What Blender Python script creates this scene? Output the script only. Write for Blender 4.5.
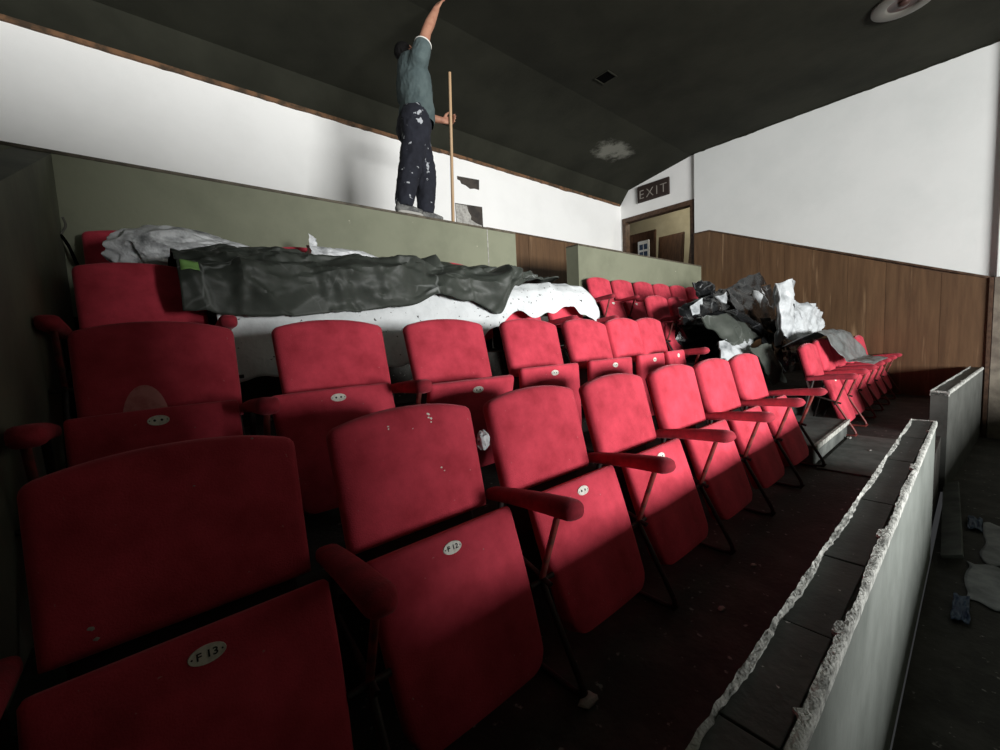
import bpy, bmesh, math, random
from mathutils import Vector, Matrix, noise
random.seed(7)
for o in list(bpy.data.objects): bpy.data.objects.remove(o)
scn = bpy.context.scene
C = scn.collection

# ---------------------------------------------------------------- camera
F_PX, YAW, PITCH, ROLL = 412.6, .863, .0862, -.049
fh = Vector((math.cos(YAW), math.sin(YAW), 0)); rr = Vector((math.sin(YAW), -math.cos(YAW), 0)); up = Vector((0, 0, 1))
fwd = fh*math.cos(PITCH) - up*math.sin(PITCH); u0 = up*math.cos(PITCH) + fh*math.sin(PITCH)
rgt = rr*math.cos(ROLL) + u0*math.sin(ROLL); upv = u0*math.cos(ROLL) - rr*math.sin(ROLL)
cd = bpy.data.cameras.new('camera'); cam = bpy.data.objects.new('camera', cd); C.objects.link(cam)
m = Matrix((rgt, upv, -fwd)).transposed().to_4x4(); m.translation = (0, 0, 1.05); cam.matrix_world = m
cd.sensor_width = 36; cd.lens = F_PX*36/1000; cd.clip_start = .02
scn.camera = cam

# ---------------------------------------------------------------- world, daylight, exposure
w = bpy.data.worlds.new('world'); scn.world = w; w.use_nodes = True
w.node_tree.nodes['Background'].inputs[0].default_value = (.95, .97, 1, 1)
w.node_tree.nodes['Background'].inputs[1].default_value = .022
def area(name, loc, target, sx, sy, power, col):
    l = bpy.data.lights.new(name, 'AREA'); l.shape = 'RECTANGLE'; l.size = sx; l.size_y = sy; l.energy = power; l.color = col
    o = bpy.data.objects.new(name, l); C.objects.link(o); o.location = loc
    o.rotation_euler = (Vector(target)-Vector(loc)).to_track_quat('-Z', 'Y').to_euler(); return o
# daylight through the wide low opening at the front of the hall
area('daylight_opening', (1.0, -9.5, 1.25), (1.0, 0, 1.25), 6.6, 1.8, 1850, (1, 1, .985))
scn.view_settings.view_transform = 'Standard'; scn.view_settings.look = 'None'
scn.view_settings.gamma = 1; scn.view_settings.use_curve_mapping = False
scn.view_settings.exposure = 0.55

# ---------------------------------------------------------------- materials
def mat(name, col, rough=.8, col2=None, scale=6, detail=6, lo=.4, hi=.6, bump=0, bscale=40, metal=0, sheen=0, sheentint=None,
        spots=None, spec=.4, coords='Object', rnd=0, stretch=None, alpha=None, lines=None):
    m = bpy.data.materials.new(name); m.use_nodes = True; nt = m.node_tree; N = nt.nodes; L = nt.links
    b = N['Principled BSDF']; b.inputs['Roughness'].default_value = rough; b.inputs['Metallic'].default_value = metal
    b.inputs['Specular IOR Level'].default_value = spec
    if sheen:
        b.inputs['Sheen Weight'].default_value = sheen; b.inputs['Sheen Roughness'].default_value = .4
        b.inputs['Sheen Tint'].default_value = (*(sheentint or col), 1)
    tc = N.new('ShaderNodeTexCoord'); src = tc.outputs[coords]
    if stretch:
        mp = N.new('ShaderNodeMapping'); mp.inputs['Scale'].default_value = stretch; L.new(src, mp.inputs[0]); src = mp.outputs[0]
    colout = None
    if col2:
        nz = N.new('ShaderNodeTexNoise'); nz.inputs['Scale'].default_value = scale; nz.inputs['Detail'].default_value = detail
        nz.inputs['Roughness'].default_value = .62
        L.new(src, nz.inputs['Vector'])
        r = N.new('ShaderNodeMapRange'); r.inputs[1].default_value = lo; r.inputs[2].default_value = hi; L.new(nz.outputs[0], r.inputs[0])
        mx = N.new('ShaderNodeMix'); mx.data_type = 'RGBA'; mx.inputs['A'].default_value = (*col, 1); mx.inputs['B'].default_value = (*col2, 1)
        L.new(r.outputs[0], mx.inputs['Factor']); colout = mx.outputs['Result']
    if spots:
        sc, l2, h2, c3 = spots
        nz = N.new('ShaderNodeTexNoise'); nz.inputs['Scale'].default_value = sc; nz.inputs['Detail'].default_value = 4; L.new(src, nz.inputs['Vector'])
        r = N.new('ShaderNodeMapRange'); r.inputs[1].default_value = l2; r.inputs[2].default_value = h2; L.new(nz.outputs[0], r.inputs[0])
        mx = N.new('ShaderNodeMix'); mx.data_type = 'RGBA'; mx.inputs['B'].default_value = (*c3, 1)
        if colout: L.new(colout, mx.inputs['A'])
        else: mx.inputs['A'].default_value = (*col, 1)
        L.new(r.outputs[0], mx.inputs['Factor']); colout = mx.outputs['Result']
    if lines:      # thin pale crease lines
        lsc, wid, c4 = lines
        vo = N.new('ShaderNodeTexVoronoi'); vo.feature = 'DISTANCE_TO_EDGE'; vo.inputs['Scale'].default_value = lsc
        dn = N.new('ShaderNodeTexNoise'); dn.inputs['Scale'].default_value = lsc*.8; L.new(src, dn.inputs['Vector'])
        ma = N.new('ShaderNodeVectorMath'); ma.operation = 'MULTIPLY_ADD'; ma.inputs[1].default_value = (.10, .10, .10); L.new(dn.outputs['Color'], ma.inputs[0]); L.new(src, ma.inputs[2]); L.new(ma.outputs[0], vo.inputs['Vector'])
        r = N.new('ShaderNodeMapRange'); r.inputs[1].default_value = wid; r.inputs[2].default_value = 0; L.new(vo.outputs['Distance'], r.inputs[0])
        n2 = N.new('ShaderNodeTexNoise'); n2.inputs['Scale'].default_value = lsc*.7; L.new(src, n2.inputs['Vector'])
        r2 = N.new('ShaderNodeMapRange'); r2.inputs[1].default_value = .5; r2.inputs[2].default_value = .7; L.new(n2.outputs[0], r2.inputs[0])
        mu = N.new('ShaderNodeMath'); mu.operation = 'MULTIPLY'; L.new(r.outputs[0], mu.inputs[0]); L.new(r2.outputs[0], mu.inputs[1]); mu.use_clamp = True; r2.inputs[4].default_value = .55
        mx = N.new('ShaderNodeMix'); mx.data_type = 'RGBA'; mx.inputs['B'].default_value = (*c4, 1)
        if colout: L.new(colout, mx.inputs['A'])
        else: mx.inputs['A'].default_value = (*col, 1)
        L.new(mu.outputs[0], mx.inputs['Factor']); colout = mx.outputs['Result']
    if rnd:
        oi = N.new('ShaderNodeObjectInfo'); hv = N.new('ShaderNodeHueSaturation')
        r = N.new('ShaderNodeMapRange'); r.inputs[3].default_value = 1-rnd; r.inputs[4].default_value = 1+rnd
        L.new(oi.outputs['Random'], r.inputs[0]); L.new(r.outputs[0], hv.inputs['Value'])
        if colout: L.new(colout, hv.inputs['Color'])
        else: hv.inputs['Color'].default_value = (*col, 1)
        colout = hv.outputs[0]
    if colout: L.new(colout, b.inputs['Base Color'])
    else: b.inputs['Base Color'].default_value = (*col, 1)
    if bump:
        nz = N.new('ShaderNodeTexNoise'); nz.inputs['Scale'].default_value = bscale; nz.inputs['Detail'].default_value = 5; L.new(src, nz.inputs['Vector'])
        bp = N.new('ShaderNodeBump'); bp.inputs['Strength'].default_value = bump; bp.inputs['Distance'].default_value = .01
        L.new(nz.outputs[0], bp.inputs['Height']); L.new(bp.outputs[0], b.inputs['Normal'])
    if alpha is not None: b.inputs['Alpha'].default_value = alpha
    return m
M = {}
M['velvet'] = mat('red_velvet', (.74, .075, .115), .9, (.40, .034, .052), 4.2, 9, .36, .68, .25, 260, sheen=.35, sheentint=(1, .5, .55),
                  spots=(60, .72, .76, (.58, .22, .22)), spec=.15, rnd=.1)
M['faded'] = mat('faded_velvet', (.70, .30, .30), .95, (.55, .18, .19), 20, 5, sheen=.4, sheentint=(1, .6, .6), spec=.1)
M['velvet_dark'] = mat('worn_red_arm_velvet', (.42, .036, .056), .85, (.20, .026, .036), 14, 6, .4, .7, .2, 200, sheen=.4, sheentint=(.9, .3, .35), spec=.2, rnd=.08)
M['tube'] = mat('red_painted_tube', (.20, .035, .03), .45, (.07, .03, .022), 30, 5, .45, .65, spec=.5)
M['tube_dark'] = mat('dark_tube', (.018, .012, .011), .5, (.06, .035, .028), 40, 5, .5, .7, spec=.5)
M['shell'] = mat('dark_seat_shell', (.03, .012, .012), .7)
M['plate'] = mat('ivory_plate', (.86, .84, .76), .4, (.66, .63, .55), 60, 4, .5, .7)
M['ink'] = mat('black_ink', (.02, .02, .02), .6)
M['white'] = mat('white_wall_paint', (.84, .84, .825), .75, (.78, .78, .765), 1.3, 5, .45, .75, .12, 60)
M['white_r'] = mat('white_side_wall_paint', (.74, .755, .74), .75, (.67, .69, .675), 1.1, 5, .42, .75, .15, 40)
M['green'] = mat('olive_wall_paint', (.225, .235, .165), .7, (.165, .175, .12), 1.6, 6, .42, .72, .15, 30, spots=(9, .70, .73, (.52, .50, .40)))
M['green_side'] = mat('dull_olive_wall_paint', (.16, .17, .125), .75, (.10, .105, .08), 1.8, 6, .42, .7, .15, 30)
M['capwood'] = mat('dark_cap', (.06, .05, .035), .6, (.12, .10, .07), 12, 4)
M['ceil'] = mat('dark_olive_ceiling', (.026, .0265, .019), .85, (.015, .0155, .011), 1.2, 7, .4, .7, .2, 25, spec=.12)
M['panel'] = mat('wood_panel', (.135, .075, .037), .5, (.085, .045, .022), 3.2, 9, .36, .66, .1, 60, spots=(2.0, .62, .78, (.30, .19, .105)), stretch=(5, 5, .4), rnd=.05)
M['beige'] = mat('dusty_beige_post', (.22, .19, .15), .8, (.12, .10, .08), 5, 5)
M['woodtrim'] = mat('dark_wood_trim', (.045, .024, .014), .5, (.09, .05, .03), 18, 5)
M['orange'] = mat('broken_board_edge', (.17, .085, .04), .8, (.05, .03, .015), 9, 5, .4, .6)
M['floor'] = mat('dirty_dark_floor', (.034, .032, .028), .85, (.080, .076, .068), 4, 8, .45, .72, .5, 40, spots=(26, .66, .71, (.24, .23, .21)))
M['tread'] = mat('dusty_step', (.14, .15, .14), .8, (.065, .07, .066), 5, 8, .4, .65, .3, 40)
M['nosing'] = mat('pale_step_nosing', (.50, .50, .46), .7, (.20, .20, .18), 20, 6, .45, .62)
M['par_top'] = mat('dark_parapet_board', (.055, .063, .057), .6, (.10, .11, .10), 5, 8, .45, .7, .2, 50, spots=(45, .69, .72, (.5, .5, .48)))
M['plaster'] = mat('broken_plaster', (.56, .565, .53), .9, (.20, .205, .19), 26, 8, .42, .62, 1.0, 120)
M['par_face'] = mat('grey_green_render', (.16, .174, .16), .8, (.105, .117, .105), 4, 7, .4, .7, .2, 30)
M['par_face_dark'] = mat('dark_render', (.085, .088, .08), .8, (.05, .052, .047), 4, 7, .4, .7, .2, 30)  # darker tone of the parapet render, for the right parapet
M['black_poly'] = mat('black_polythene', (.007, .0075, .008), .24, (.018, .019, .021), 6, 7, .5, .75, .25, 45, spots=(7, .67, .73, (.42, .43, .44)), spec=.35, lines=(4, .03, (.4, .41, .42)))
M['green_poly'] = mat('dark_green_polythene', (.045, .052, .044), .52, (.075, .083, .072), 3, 7, .42, .7, .2, 30, spec=.35, lines=(3.2, .018, (.40, .42, .41)))
M['white_poly'] = mat('white_dusty_polythene', (.72, .75, .76), .5, (.58, .61, .62), 8, 6, .45, .7, .3, 40, spots=(34, .665, .69, (.05, .05, .05)))
M['silver_poly'] = mat('silvery_polythene', (.80, .82, .84), .35, (.22, .23, .24), 9, 9, .52, .68, .5, 60, spec=.6)
M['white_crump'] = mat('crumpled_white_polythene', (.50, .525, .54), .4, (.20, .215, .225), 5, 9, .48, .66, .5, 40, spec=.5)
M['grey_poly'] = mat('grey_polythene', (.20, .215, .215), .3, (.10, .105, .105), 5, 6, .4, .65, .2, 40, spec=.6, alpha=.86)
M['tape'] = mat('green_tape', (.22, .42, .12), .6)
M['exit'] = mat('exit_sign_face', (.030, .020, .017), .5)
M['exit_txt'] = mat('exit_letters', (.26, .235, .21), .6)
M['cream'] = mat('cream_lobby_wall', (.56, .52, .40), .8, (.48, .44, .33), 2, 4)
M['brown'] = mat('brown_door', (.10, .05, .03), .5, (.06, .03, .018), 8, 6, stretch=(4, 4, .6))
M['black'] = mat('black_void', (.004, .004, .004), .95, spec=0)
M['ring'] = mat('light_ring', (.12, .115, .10), .5)
M['bulb'] = mat('copper_reflector', (.055, .03, .026), .3, metal=.2)
M['skin'] = mat('skin', (.40, .20, .13), .6, (.33, .15, .10), 12, 3)
M['shirt'] = mat('grey_teal_tshirt', (.085, .115, .115), .9, (.06, .085, .087), 9, 5, bump=.3, bscale=14)
M['trim'] = mat('white_sleeve_trim', (.75, .73, .68), .8)
M['jeans'] = mat('navy_work_trousers', (.011, .012, .019), .9, (.018, .020, .030), 10, 5, bump=.4, bscale=12, spots=(16, .655, .675, (.42, .44, .47)))
M['shoe'] = mat('grey_trainer', (.20, .20, .19), .8, (.09, .09, .09), 30, 4)
M['sole'] = mat('shoe_sole', (.42, .41, .38), .8)
M['hair'] = mat('black_hair', (.005, .0045, .0045), .8, spec=.15)
M['stick'] = mat('pale_wood_pole', (.52, .36, .22), .6, (.42, .27, .15), 10, 4, stretch=(1, 1, .1))
M['paper'] = mat('grey_debris_sheet', (.34, .355, .37), .8, (.18, .19, .20), 6, 6, .4, .65, .3, 20)
M['bare'] = mat('bare_dark_wall', (.035, .031, .028), .9, (.06, .05, .042), 9, 6)
M['blue'] = mat('blue_scrap', (.02, .04, .10), .6, (.07, .11, .18), 20, 4)
M['rubble'] = mat('pale_rubble', (.45, .44, .41), .9, (.28, .27, .25), 20, 4)

def stain(m, cx, cy, rx, ry, col):
    nt = m.node_tree; N = nt.nodes; L = nt.links; b = N['Principled BSDF']; old = b.inputs['Base Color'].links[0].from_socket
    g = N.new('ShaderNodeNewGeometry'); mp = N.new('ShaderNodeMapping'); mp.vector_type = 'TEXTURE'; mp.inputs['Location'].default_value = (cx, cy, 4.2); mp.inputs['Scale'].default_value = (rx, ry, 2); L.new(g.outputs['Position'], mp.inputs[0])
    ln = N.new('ShaderNodeVectorMath'); ln.operation = 'LENGTH'; L.new(mp.outputs[0], ln.inputs[0])
    r = N.new('ShaderNodeMapRange'); r.inputs[1].default_value = 1; r.inputs[2].default_value = .2; L.new(ln.outputs['Value'], r.inputs[0])
    nz = N.new('ShaderNodeTexNoise'); nz.inputs['Scale'].default_value = 3.5; nz.inputs['Detail'].default_value = 10; nz.inputs['Roughness'].default_value = .75; L.new(g.outputs['Position'], nz.inputs['Vector'])
    ad = N.new('ShaderNodeMath'); ad.operation = 'MULTIPLY'; L.new(r.outputs[0], ad.inputs[0]); L.new(nz.outputs[0], ad.inputs[1])
    r2 = N.new('ShaderNodeMapRange'); r2.inputs[1].default_value = .30; r2.inputs[2].default_value = .46; L.new(ad.outputs[0], r2.inputs[0])
    mx = N.new('ShaderNodeMix'); mx.data_type = 'RGBA'; mx.inputs['B'].default_value = (*col, 1); L.new(old, mx.inputs['A']); L.new(r2.outputs[0], mx.inputs['Factor']); L.new(mx.outputs['Result'], b.inputs['Base Color'])
stain(M['ceil'], 6.45, 4.25, .95, .50, (.17, .17, .145))
# ---------------------------------------------------------------- helpers
def link(name, me, mats, parent=None):
    o = bpy.data.objects.new(name, me); C.objects.link(o)
    if not isinstance(mats, (list, tuple)): mats = [mats]
    for k in mats:
        if k and len(me.materials) < len(mats): me.materials.append(M[k])
    if parent: o.parent = parent
    return o
def mesh(name, verts, faces, mats, parent=None, smooth=False, sharp=None, fmat=None):
    me = bpy.data.meshes.new(name); me.from_pydata([tuple(v) for v in verts], [], faces)
    bm = bmesh.new(); bm.from_mesh(me); bmesh.ops.recalc_face_normals(bm, faces=bm.faces); bm.to_mesh(me); bm.free()
    if smooth:
        for p in me.polygons: p.use_smooth = True
        if sharp: me.set_sharp_from_angle(angle=math.radians(sharp))
    if fmat:
        for p, k in zip(me.polygons, fmat): p.material_index = k
    return link(name, me, mats, parent)
def from_bm(name, bm, mats, parent=None, smooth=False, sharp=40):
    bmesh.ops.recalc_face_normals(bm, faces=bm.faces)
    me = bpy.data.meshes.new(name); bm.to_mesh(me); bm.free()
    if smooth:
        for p in me.polygons: p.use_smooth = True
        me.set_sharp_from_angle(angle=math.radians(sharp))
    return link(name, me, mats, parent)
def bm_box(bm, a, b, bev=0):
    r = bmesh.ops.create_cube(bm, size=1); vs = r['verts']
    for v in vs: v.co = Vector([(a[i]+b[i])/2 + v.co[i]*(b[i]-a[i]) for i in range(3)])
    if bev:
        es = list({e for v in vs for e in v.link_edges})
        bmesh.ops.bevel(bm, geom=es, offset=bev, segments=2, affect='EDGES', profile=.5)
def box(name, a, b, m, parent=None, bev=0):
    bm = bmesh.new(); bm_box(bm, a, b, bev); return from_bm(name, bm, m, parent)
def prism(name, poly, axis, a, b, m, parent=None):
    """poly: 2-D points in the plane of the two other axes (cyclic order x,y,z), extruded along axis from a to b"""
    def mk(p, t):
        if axis == 'x': return (t, p[0], p[1])
        if axis == 'y': return (p[0], t, p[1])
        return (p[0], p[1], t)
    n = len(poly); V = [mk(p, a) for p in poly] + [mk(p, b) for p in poly]
    Fc = [tuple(range(n)), tuple(range(2*n-1, n-1, -1))] + [(i, (i+1) % n, n+(i+1) % n, n+i) for i in range(n)]
    return mesh(name, V, Fc, m, parent)
def tube_geo(pts, rad, seg=8, V=None, Fc=None):
    V = [] if V is None else V; Fc = [] if Fc is None else Fc
    pts = [Vector(p) for p in pts]; n = len(pts); base = len(V)
    if not isinstance(rad, (list, tuple)): rad = [rad]*n
    ref = None
    for i, p in enumerate(pts):
        t = (pts[min(i+1, n-1)] - pts[max(i-1, 0)]).normalized()
        if ref is None: ref = t.orthogonal().normalized()
        ref = (ref - t*ref.dot(t)).normalized(); bn = t.cross(ref)
        for k in range(seg):
            a = 2*math.pi*k/seg; V.append(p + (ref*math.cos(a)+bn*math.sin(a))*rad[i])
    for i in range(n-1):
        for k in range(seg):
            Fc.append((base+i*seg+k, base+i*seg+(k+1) % seg, base+(i+1)*seg+(k+1) % seg, base+(i+1)*seg+k))
    Fc.append(tuple(base+k for k in range(seg))[::-1]); Fc.append(tuple(base+(n-1)*seg+k for k in range(seg)))
    return V, Fc
def tube(name, pts, rad, m, parent=None, seg=8):
    V, Fc = tube_geo(pts, rad, seg); return mesh(name, V, Fc, m, parent, True, 50)
def rounded_path(pts, r=.02, n=4):
    pts = [Vector(p) for p in pts]; out = [pts[0]]
    for i in range(1, len(pts)-1):
        a, b, c = pts[i-1], pts[i], pts[i+1]; p = b+(a-b).normalized()*r; q = b+(c-b).normalized()*r
        for k in range(n+1):
            t = k/n; out.append(p*(1-t)**2+b*2*t*(1-t)+q*t*t)
    out.append(pts[-1]); return out
def empty(name, loc, rz=0):
    o = bpy.data.objects.new(name, None); C.objects.link(o); o.location = loc; o.rotation_euler = (0, 0, rz); o.empty_display_size = .1; return o
def tag(o, label, cat, group=None, kind=None):
    o['label'] = label; o['category'] = cat
    if group: o['group'] = group
    if kind: o['kind'] = kind
    return o
def struct(o): o['kind'] = 'structure'; return o
def fb(p, sc=1, oc=4): return noise.fractal(Vector(p)*sc, 1.0, 2.0, oc)
def ridge(p, sc=1): return 1-abs(noise.noise(Vector(p)*sc))*2

# ---------------------------------------------------------------- setting
XL, XW = -.29, 8.05            # inner face of the low left wall, right wall
YG, YB = 3.45, 5.18            # balustrade wall, back wall
ZC, ZG = 4.30, 2.235           # ceiling, balustrade top
DY, DZ = .73, .315             # row depth and rise
YF = 1.12                      # backrest line of the front row
# stepped floor
fl = struct(box('floor', (-13, -11, -.62), (9.5, .16, -.5), 'floor'))
st = struct(box('floor_front_row', (XL-.14, .20, -.6), (XW, 1.22, 0), 'floor'))
for i in (1, 2, 3):
    y0 = 1.22+(i-1)*DY; y1 = 1.22+i*DY if i < 3 else YG
    struct(box('floor_row_step', (XL-.2, y0, -.6), (XW, y1, DZ*i), 'floor'))
struct(box('floor_cross_aisle', (-13, YG, -.6), (XW+.05, YB, 1.3), 'floor'))
# aisle half steps between the two seat blocks
def aisle_step(x0, x1, y0, y1, z):
    o = struct(box('floor_aisle_step', (x0, y0+.02, z-.157), (x1, y1, z), 'tread', bev=.004))
    box('nosing', (x0, y0, z-.035), (x1, y0+.025, z+.004), 'nosing', o, .003)
aisle_step(3.66, 4.86, .757, 1.22, .157)
aisle_step(3.5, 4.7, 1.6, 1.95, .157+DZ)
aisle_step(3.4, 4.5, 2.33, 2.68, .157+2*DZ)
aisle_step(3.3, 4.4, 3.06, YG, .157+3*DZ)
struct(box('floor_aisle_landing', (3.62, .30, 0), (4.9, .75, .012), 'tread', bev=.003))
# back wall: painted part and wood dado
struct(box('wall_back', (-13, YB, 1.3), (XW+.1, YB+.15, 3.83), 'white'))
wd = struct(box('wall_back_dado', (2.4, YB-.012, 1.3), (XW, YB, 2.80), 'woodtrim'))
xs = [2.4, 3.35, 4.28, 5.2, 6.15, 7.1, XW]
for i in range(6):
    box('panel', (xs[i]+.004, YB-.03, 1.3), (xs[i+1]-.004, YB-.012, 2.80 if i != 1 else 2.775), 'panel', wd)
for i in range(1, 6):
    box('cap', (xs[i], YB-.036, 2.80 if i != 1 else 2.775), (xs[i+1], YB, 2.825 if i != 1 else 2.79), 'woodtrim', wd)
# ceiling: flat, then sloping, then fascia to the back wall
struct(prism('ceiling', [(-11, ZC), (3.66, ZC), (4.98, 4.06), (5.20, 3.775), (5.34, 3.775), (5.34, 4.6), (-11, 4.6)], 'x', -13.0, 9.5, 'ceil'))
# ragged torn board edge along the top of the back wall
V = []; Fc = []; n = 150
for i in range(n+1):
    x = -3+ (XW+3)*i/n
    h = .018+.022*max(0, fb((x*1.7, 3, 1)))+.014*max(0, noise.noise(Vector((x*9, 0, 0))))
    for yy in (YB-.03, YB):
        V += [(x, yy, 3.81), (x, yy, 3.80-h-.01)]
for i in range(n):
    a = i*4; Fc += [(a, a+1, a+5, a+4), (a+2, a+3, a+7, a+6), (a+1, a+3, a+7, a+5)]
struct(mesh('trim_1', V, Fc, 'orange'))
# balustrade walls behind the seats (olive)
def balustrade(name, x0, x1):
    o = struct(box(name, (x0, YG, 0), (x1, YG+.2, ZG-.02), 'green'))
    box('cap', (x0, YG-.006, ZG-.02), (x1, YG+.206, ZG), 'capwood', o, .003); return o
bl = balustrade('wall_balustrade', -13, 3.28)
box('joint_strip', (2.866, YG-.003, .9), (2.876, YG, ZG-.02), 'rubble', bl)
balustrade('wall_balustrade_right', 4.39, XW)
# low left wall following the rake
def lw(y): return ZG-.43*(YG-y)
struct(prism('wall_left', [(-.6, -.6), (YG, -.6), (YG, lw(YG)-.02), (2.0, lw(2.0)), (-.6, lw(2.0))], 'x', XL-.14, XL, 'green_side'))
struct(box('added_shade_rail', (-13, -2.6, -.5), (XW, -2.45, .30), 'green_side'))  # unseen low rail, added to block light from the lower floor and parapets
struct(box('added_shade_wall', (-8, -1.65, -.5), (1.26, -1.5, 2.45), 'green_side'))  # unseen stub wall, added to keep daylight off the left seats
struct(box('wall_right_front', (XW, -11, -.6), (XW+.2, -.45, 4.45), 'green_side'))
# right wall: main part
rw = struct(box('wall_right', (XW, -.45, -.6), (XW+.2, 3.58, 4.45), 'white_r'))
# sloping wood dado on the right wall, sheet by sheet
dz = lambda y: 2.83 if y > 3.3 else (2.83-(3.3-y)*.405 if y > .05 else 1.515)
dd = struct(prism('wall_right_dado', [(-.06, -.5), (3.58, -.5), (3.58, 2.82), (3.3, 2.82), (-.06, 1.50)], 'x', XW-.010, XW, 'woodtrim'))
ys = [-.06, .36, .90, 1.32, 1.755, 2.12, 2.484, 3.0, 3.58]
for i in range(8):
    a, b = ys[i]+.0015, ys[i+1]-.0015; mid = [(3.3, dz(3.31))] if a < 3.3 < b else []
    prism('panel', [(a, -.5), (b, -.5), (b, dz(b))]+mid+[(a, dz(a))], 'x', XW-.026, XW-.010, 'panel', dd)
prism('cap', [(-.06, 1.50), (3.3, 2.828), (3.58, 2.828), (3.58, 2.852), (3.3, 2.852), (-.06, 1.528)], 'x', XW-.036, XW, 'woodtrim', dd)
struct(box('trim_2', (XW-.06, -.40, 1.515), (XW, -.10, 4.3), 'white_r', bev=.006))
struct(box('trim_4', (XW-.05, -.40, -.5), (XW, -.09, 1.515), 'beige', bev=.004))
struct(box('trim_3', (XW-.05, -.086, -.5), (XW-.02, -.05, 1.515), 'woodtrim'))
V = []; Fc = []; n = 110
for i in range(n+1):
    y = -.4+3.98*i/n; h = .012+.02*max(0, fb((y*2.1, 9, 1)))+.014*max(0, noise.noise(Vector((y*11, 3, 0))))
    for xx in (XW-.018, XW): V += [(xx, y, ZC+.01), (xx, y, ZC-h)]
for i in range(n):
    a = i*4; Fc += [(a, a+1, a+5, a+4), (a+2, a+3, a+7, a+6), (a+1, a+3, a+7, a+5)]
struct(mesh('shadow_line_strip', V, Fc, 'ceil'))  # ragged wall top, with its shadow line modelled as a dark strip
# exit door wall, a little set back
struct(box('wall_door_head', (XW+.05, 3.58, 3.49), (XW+.2, YB, 4.4), 'white'))
struct(box('wall_door_pier', (XW+.05, 5.10, 1.3), (XW+.2, YB, 3.49), 'white'))
d1 = struct(empty('door_1', (XW+.05, 4.37, 1.3)))
def dbox(n, a, b, m='woodtrim'): return box(n, (a[0]-XW-.05, a[1]-4.37, a[2]-1.3), (b[0]-XW-.05, b[1]-4.37, b[2]-1.3), m, d1, .003)
dbox('frame_head', (XW+.03, 3.60, 3.41), (XW+.2, 5.14, 3.50)); dbox('frame_jamb', (XW+.03, 3.60, 1.3), (XW+.2, 3.68, 3.41)); dbox('frame_jamb', (XW+.03, 5.06, 1.3), (XW+.2, 5.14, 3.41))
# lobby seen through the exit door
struct(box('wall_lobby_far', (10.6, 2.9, 1.3), (10.7, 8.2, 4.3), 'cream'))
struct(box('wall_lobby_side', (XW+.2, 8.1, 1.3), (10.7, 8.2, 4.3), 'cream'))
struct(box('wall_lobby_near', (XW+.2, 2.8, 1.3), (10.7, 2.9, 4.3), 'cream'))
struct(box('ceiling_lobby', (XW+.2, 2.8, 4.2), (10.7, 8.2, 4.3), 'cream'))
struct(box('floor_lobby', (XW+.05, 2.8, 1.2), (10.7, 8.2, 1.3), 'floor'))
# irregular patches of bare wall behind the man
def patch(name, pts, m, y=YB-.004):
    return mesh(name, [(p[0], y, p[1]) for p in pts]+[(p[0], YB+.001, p[1]) for p in pts],
                [tuple(range(len(pts)))]+[(i, (i+1) % len(pts), len(pts)+(i+1) % len(pts), len(pts)+i) for i in range(len(pts))], m)
tag(patch('bare_wall_patch', [(3.78, 3.507), (4.198, 3.535), (4.188, 3.382), (4.1, 3.385), (4.012, 3.364), (3.93, 3.40), (3.85, 3.41), (3.83, 3.45), (3.78, 3.46)], 'bare'),
    'narrow dark patch of bare wall beside the pole, upper one', 'wall patch')
pt = tag(patch('bare_wall_patch', [(3.716, 3.105), (4.231, 3.132), (4.231, 2.6), (3.716, 2.6)], 'bare'), 'square brown and grey bare patch low on the white back wall', 'wall patch')
o = patch('plaster_smear', [(3.72, 3.09), (3.93, 3.10), (3.95, 3.02), (4.0, 2.95), (3.99, 2.90), (4.1, 2.86), (4.2, 2.84), (4.2, 2.62), (3.72, 2.62)], 'rubble', YB-.010); o.parent = pt

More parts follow.
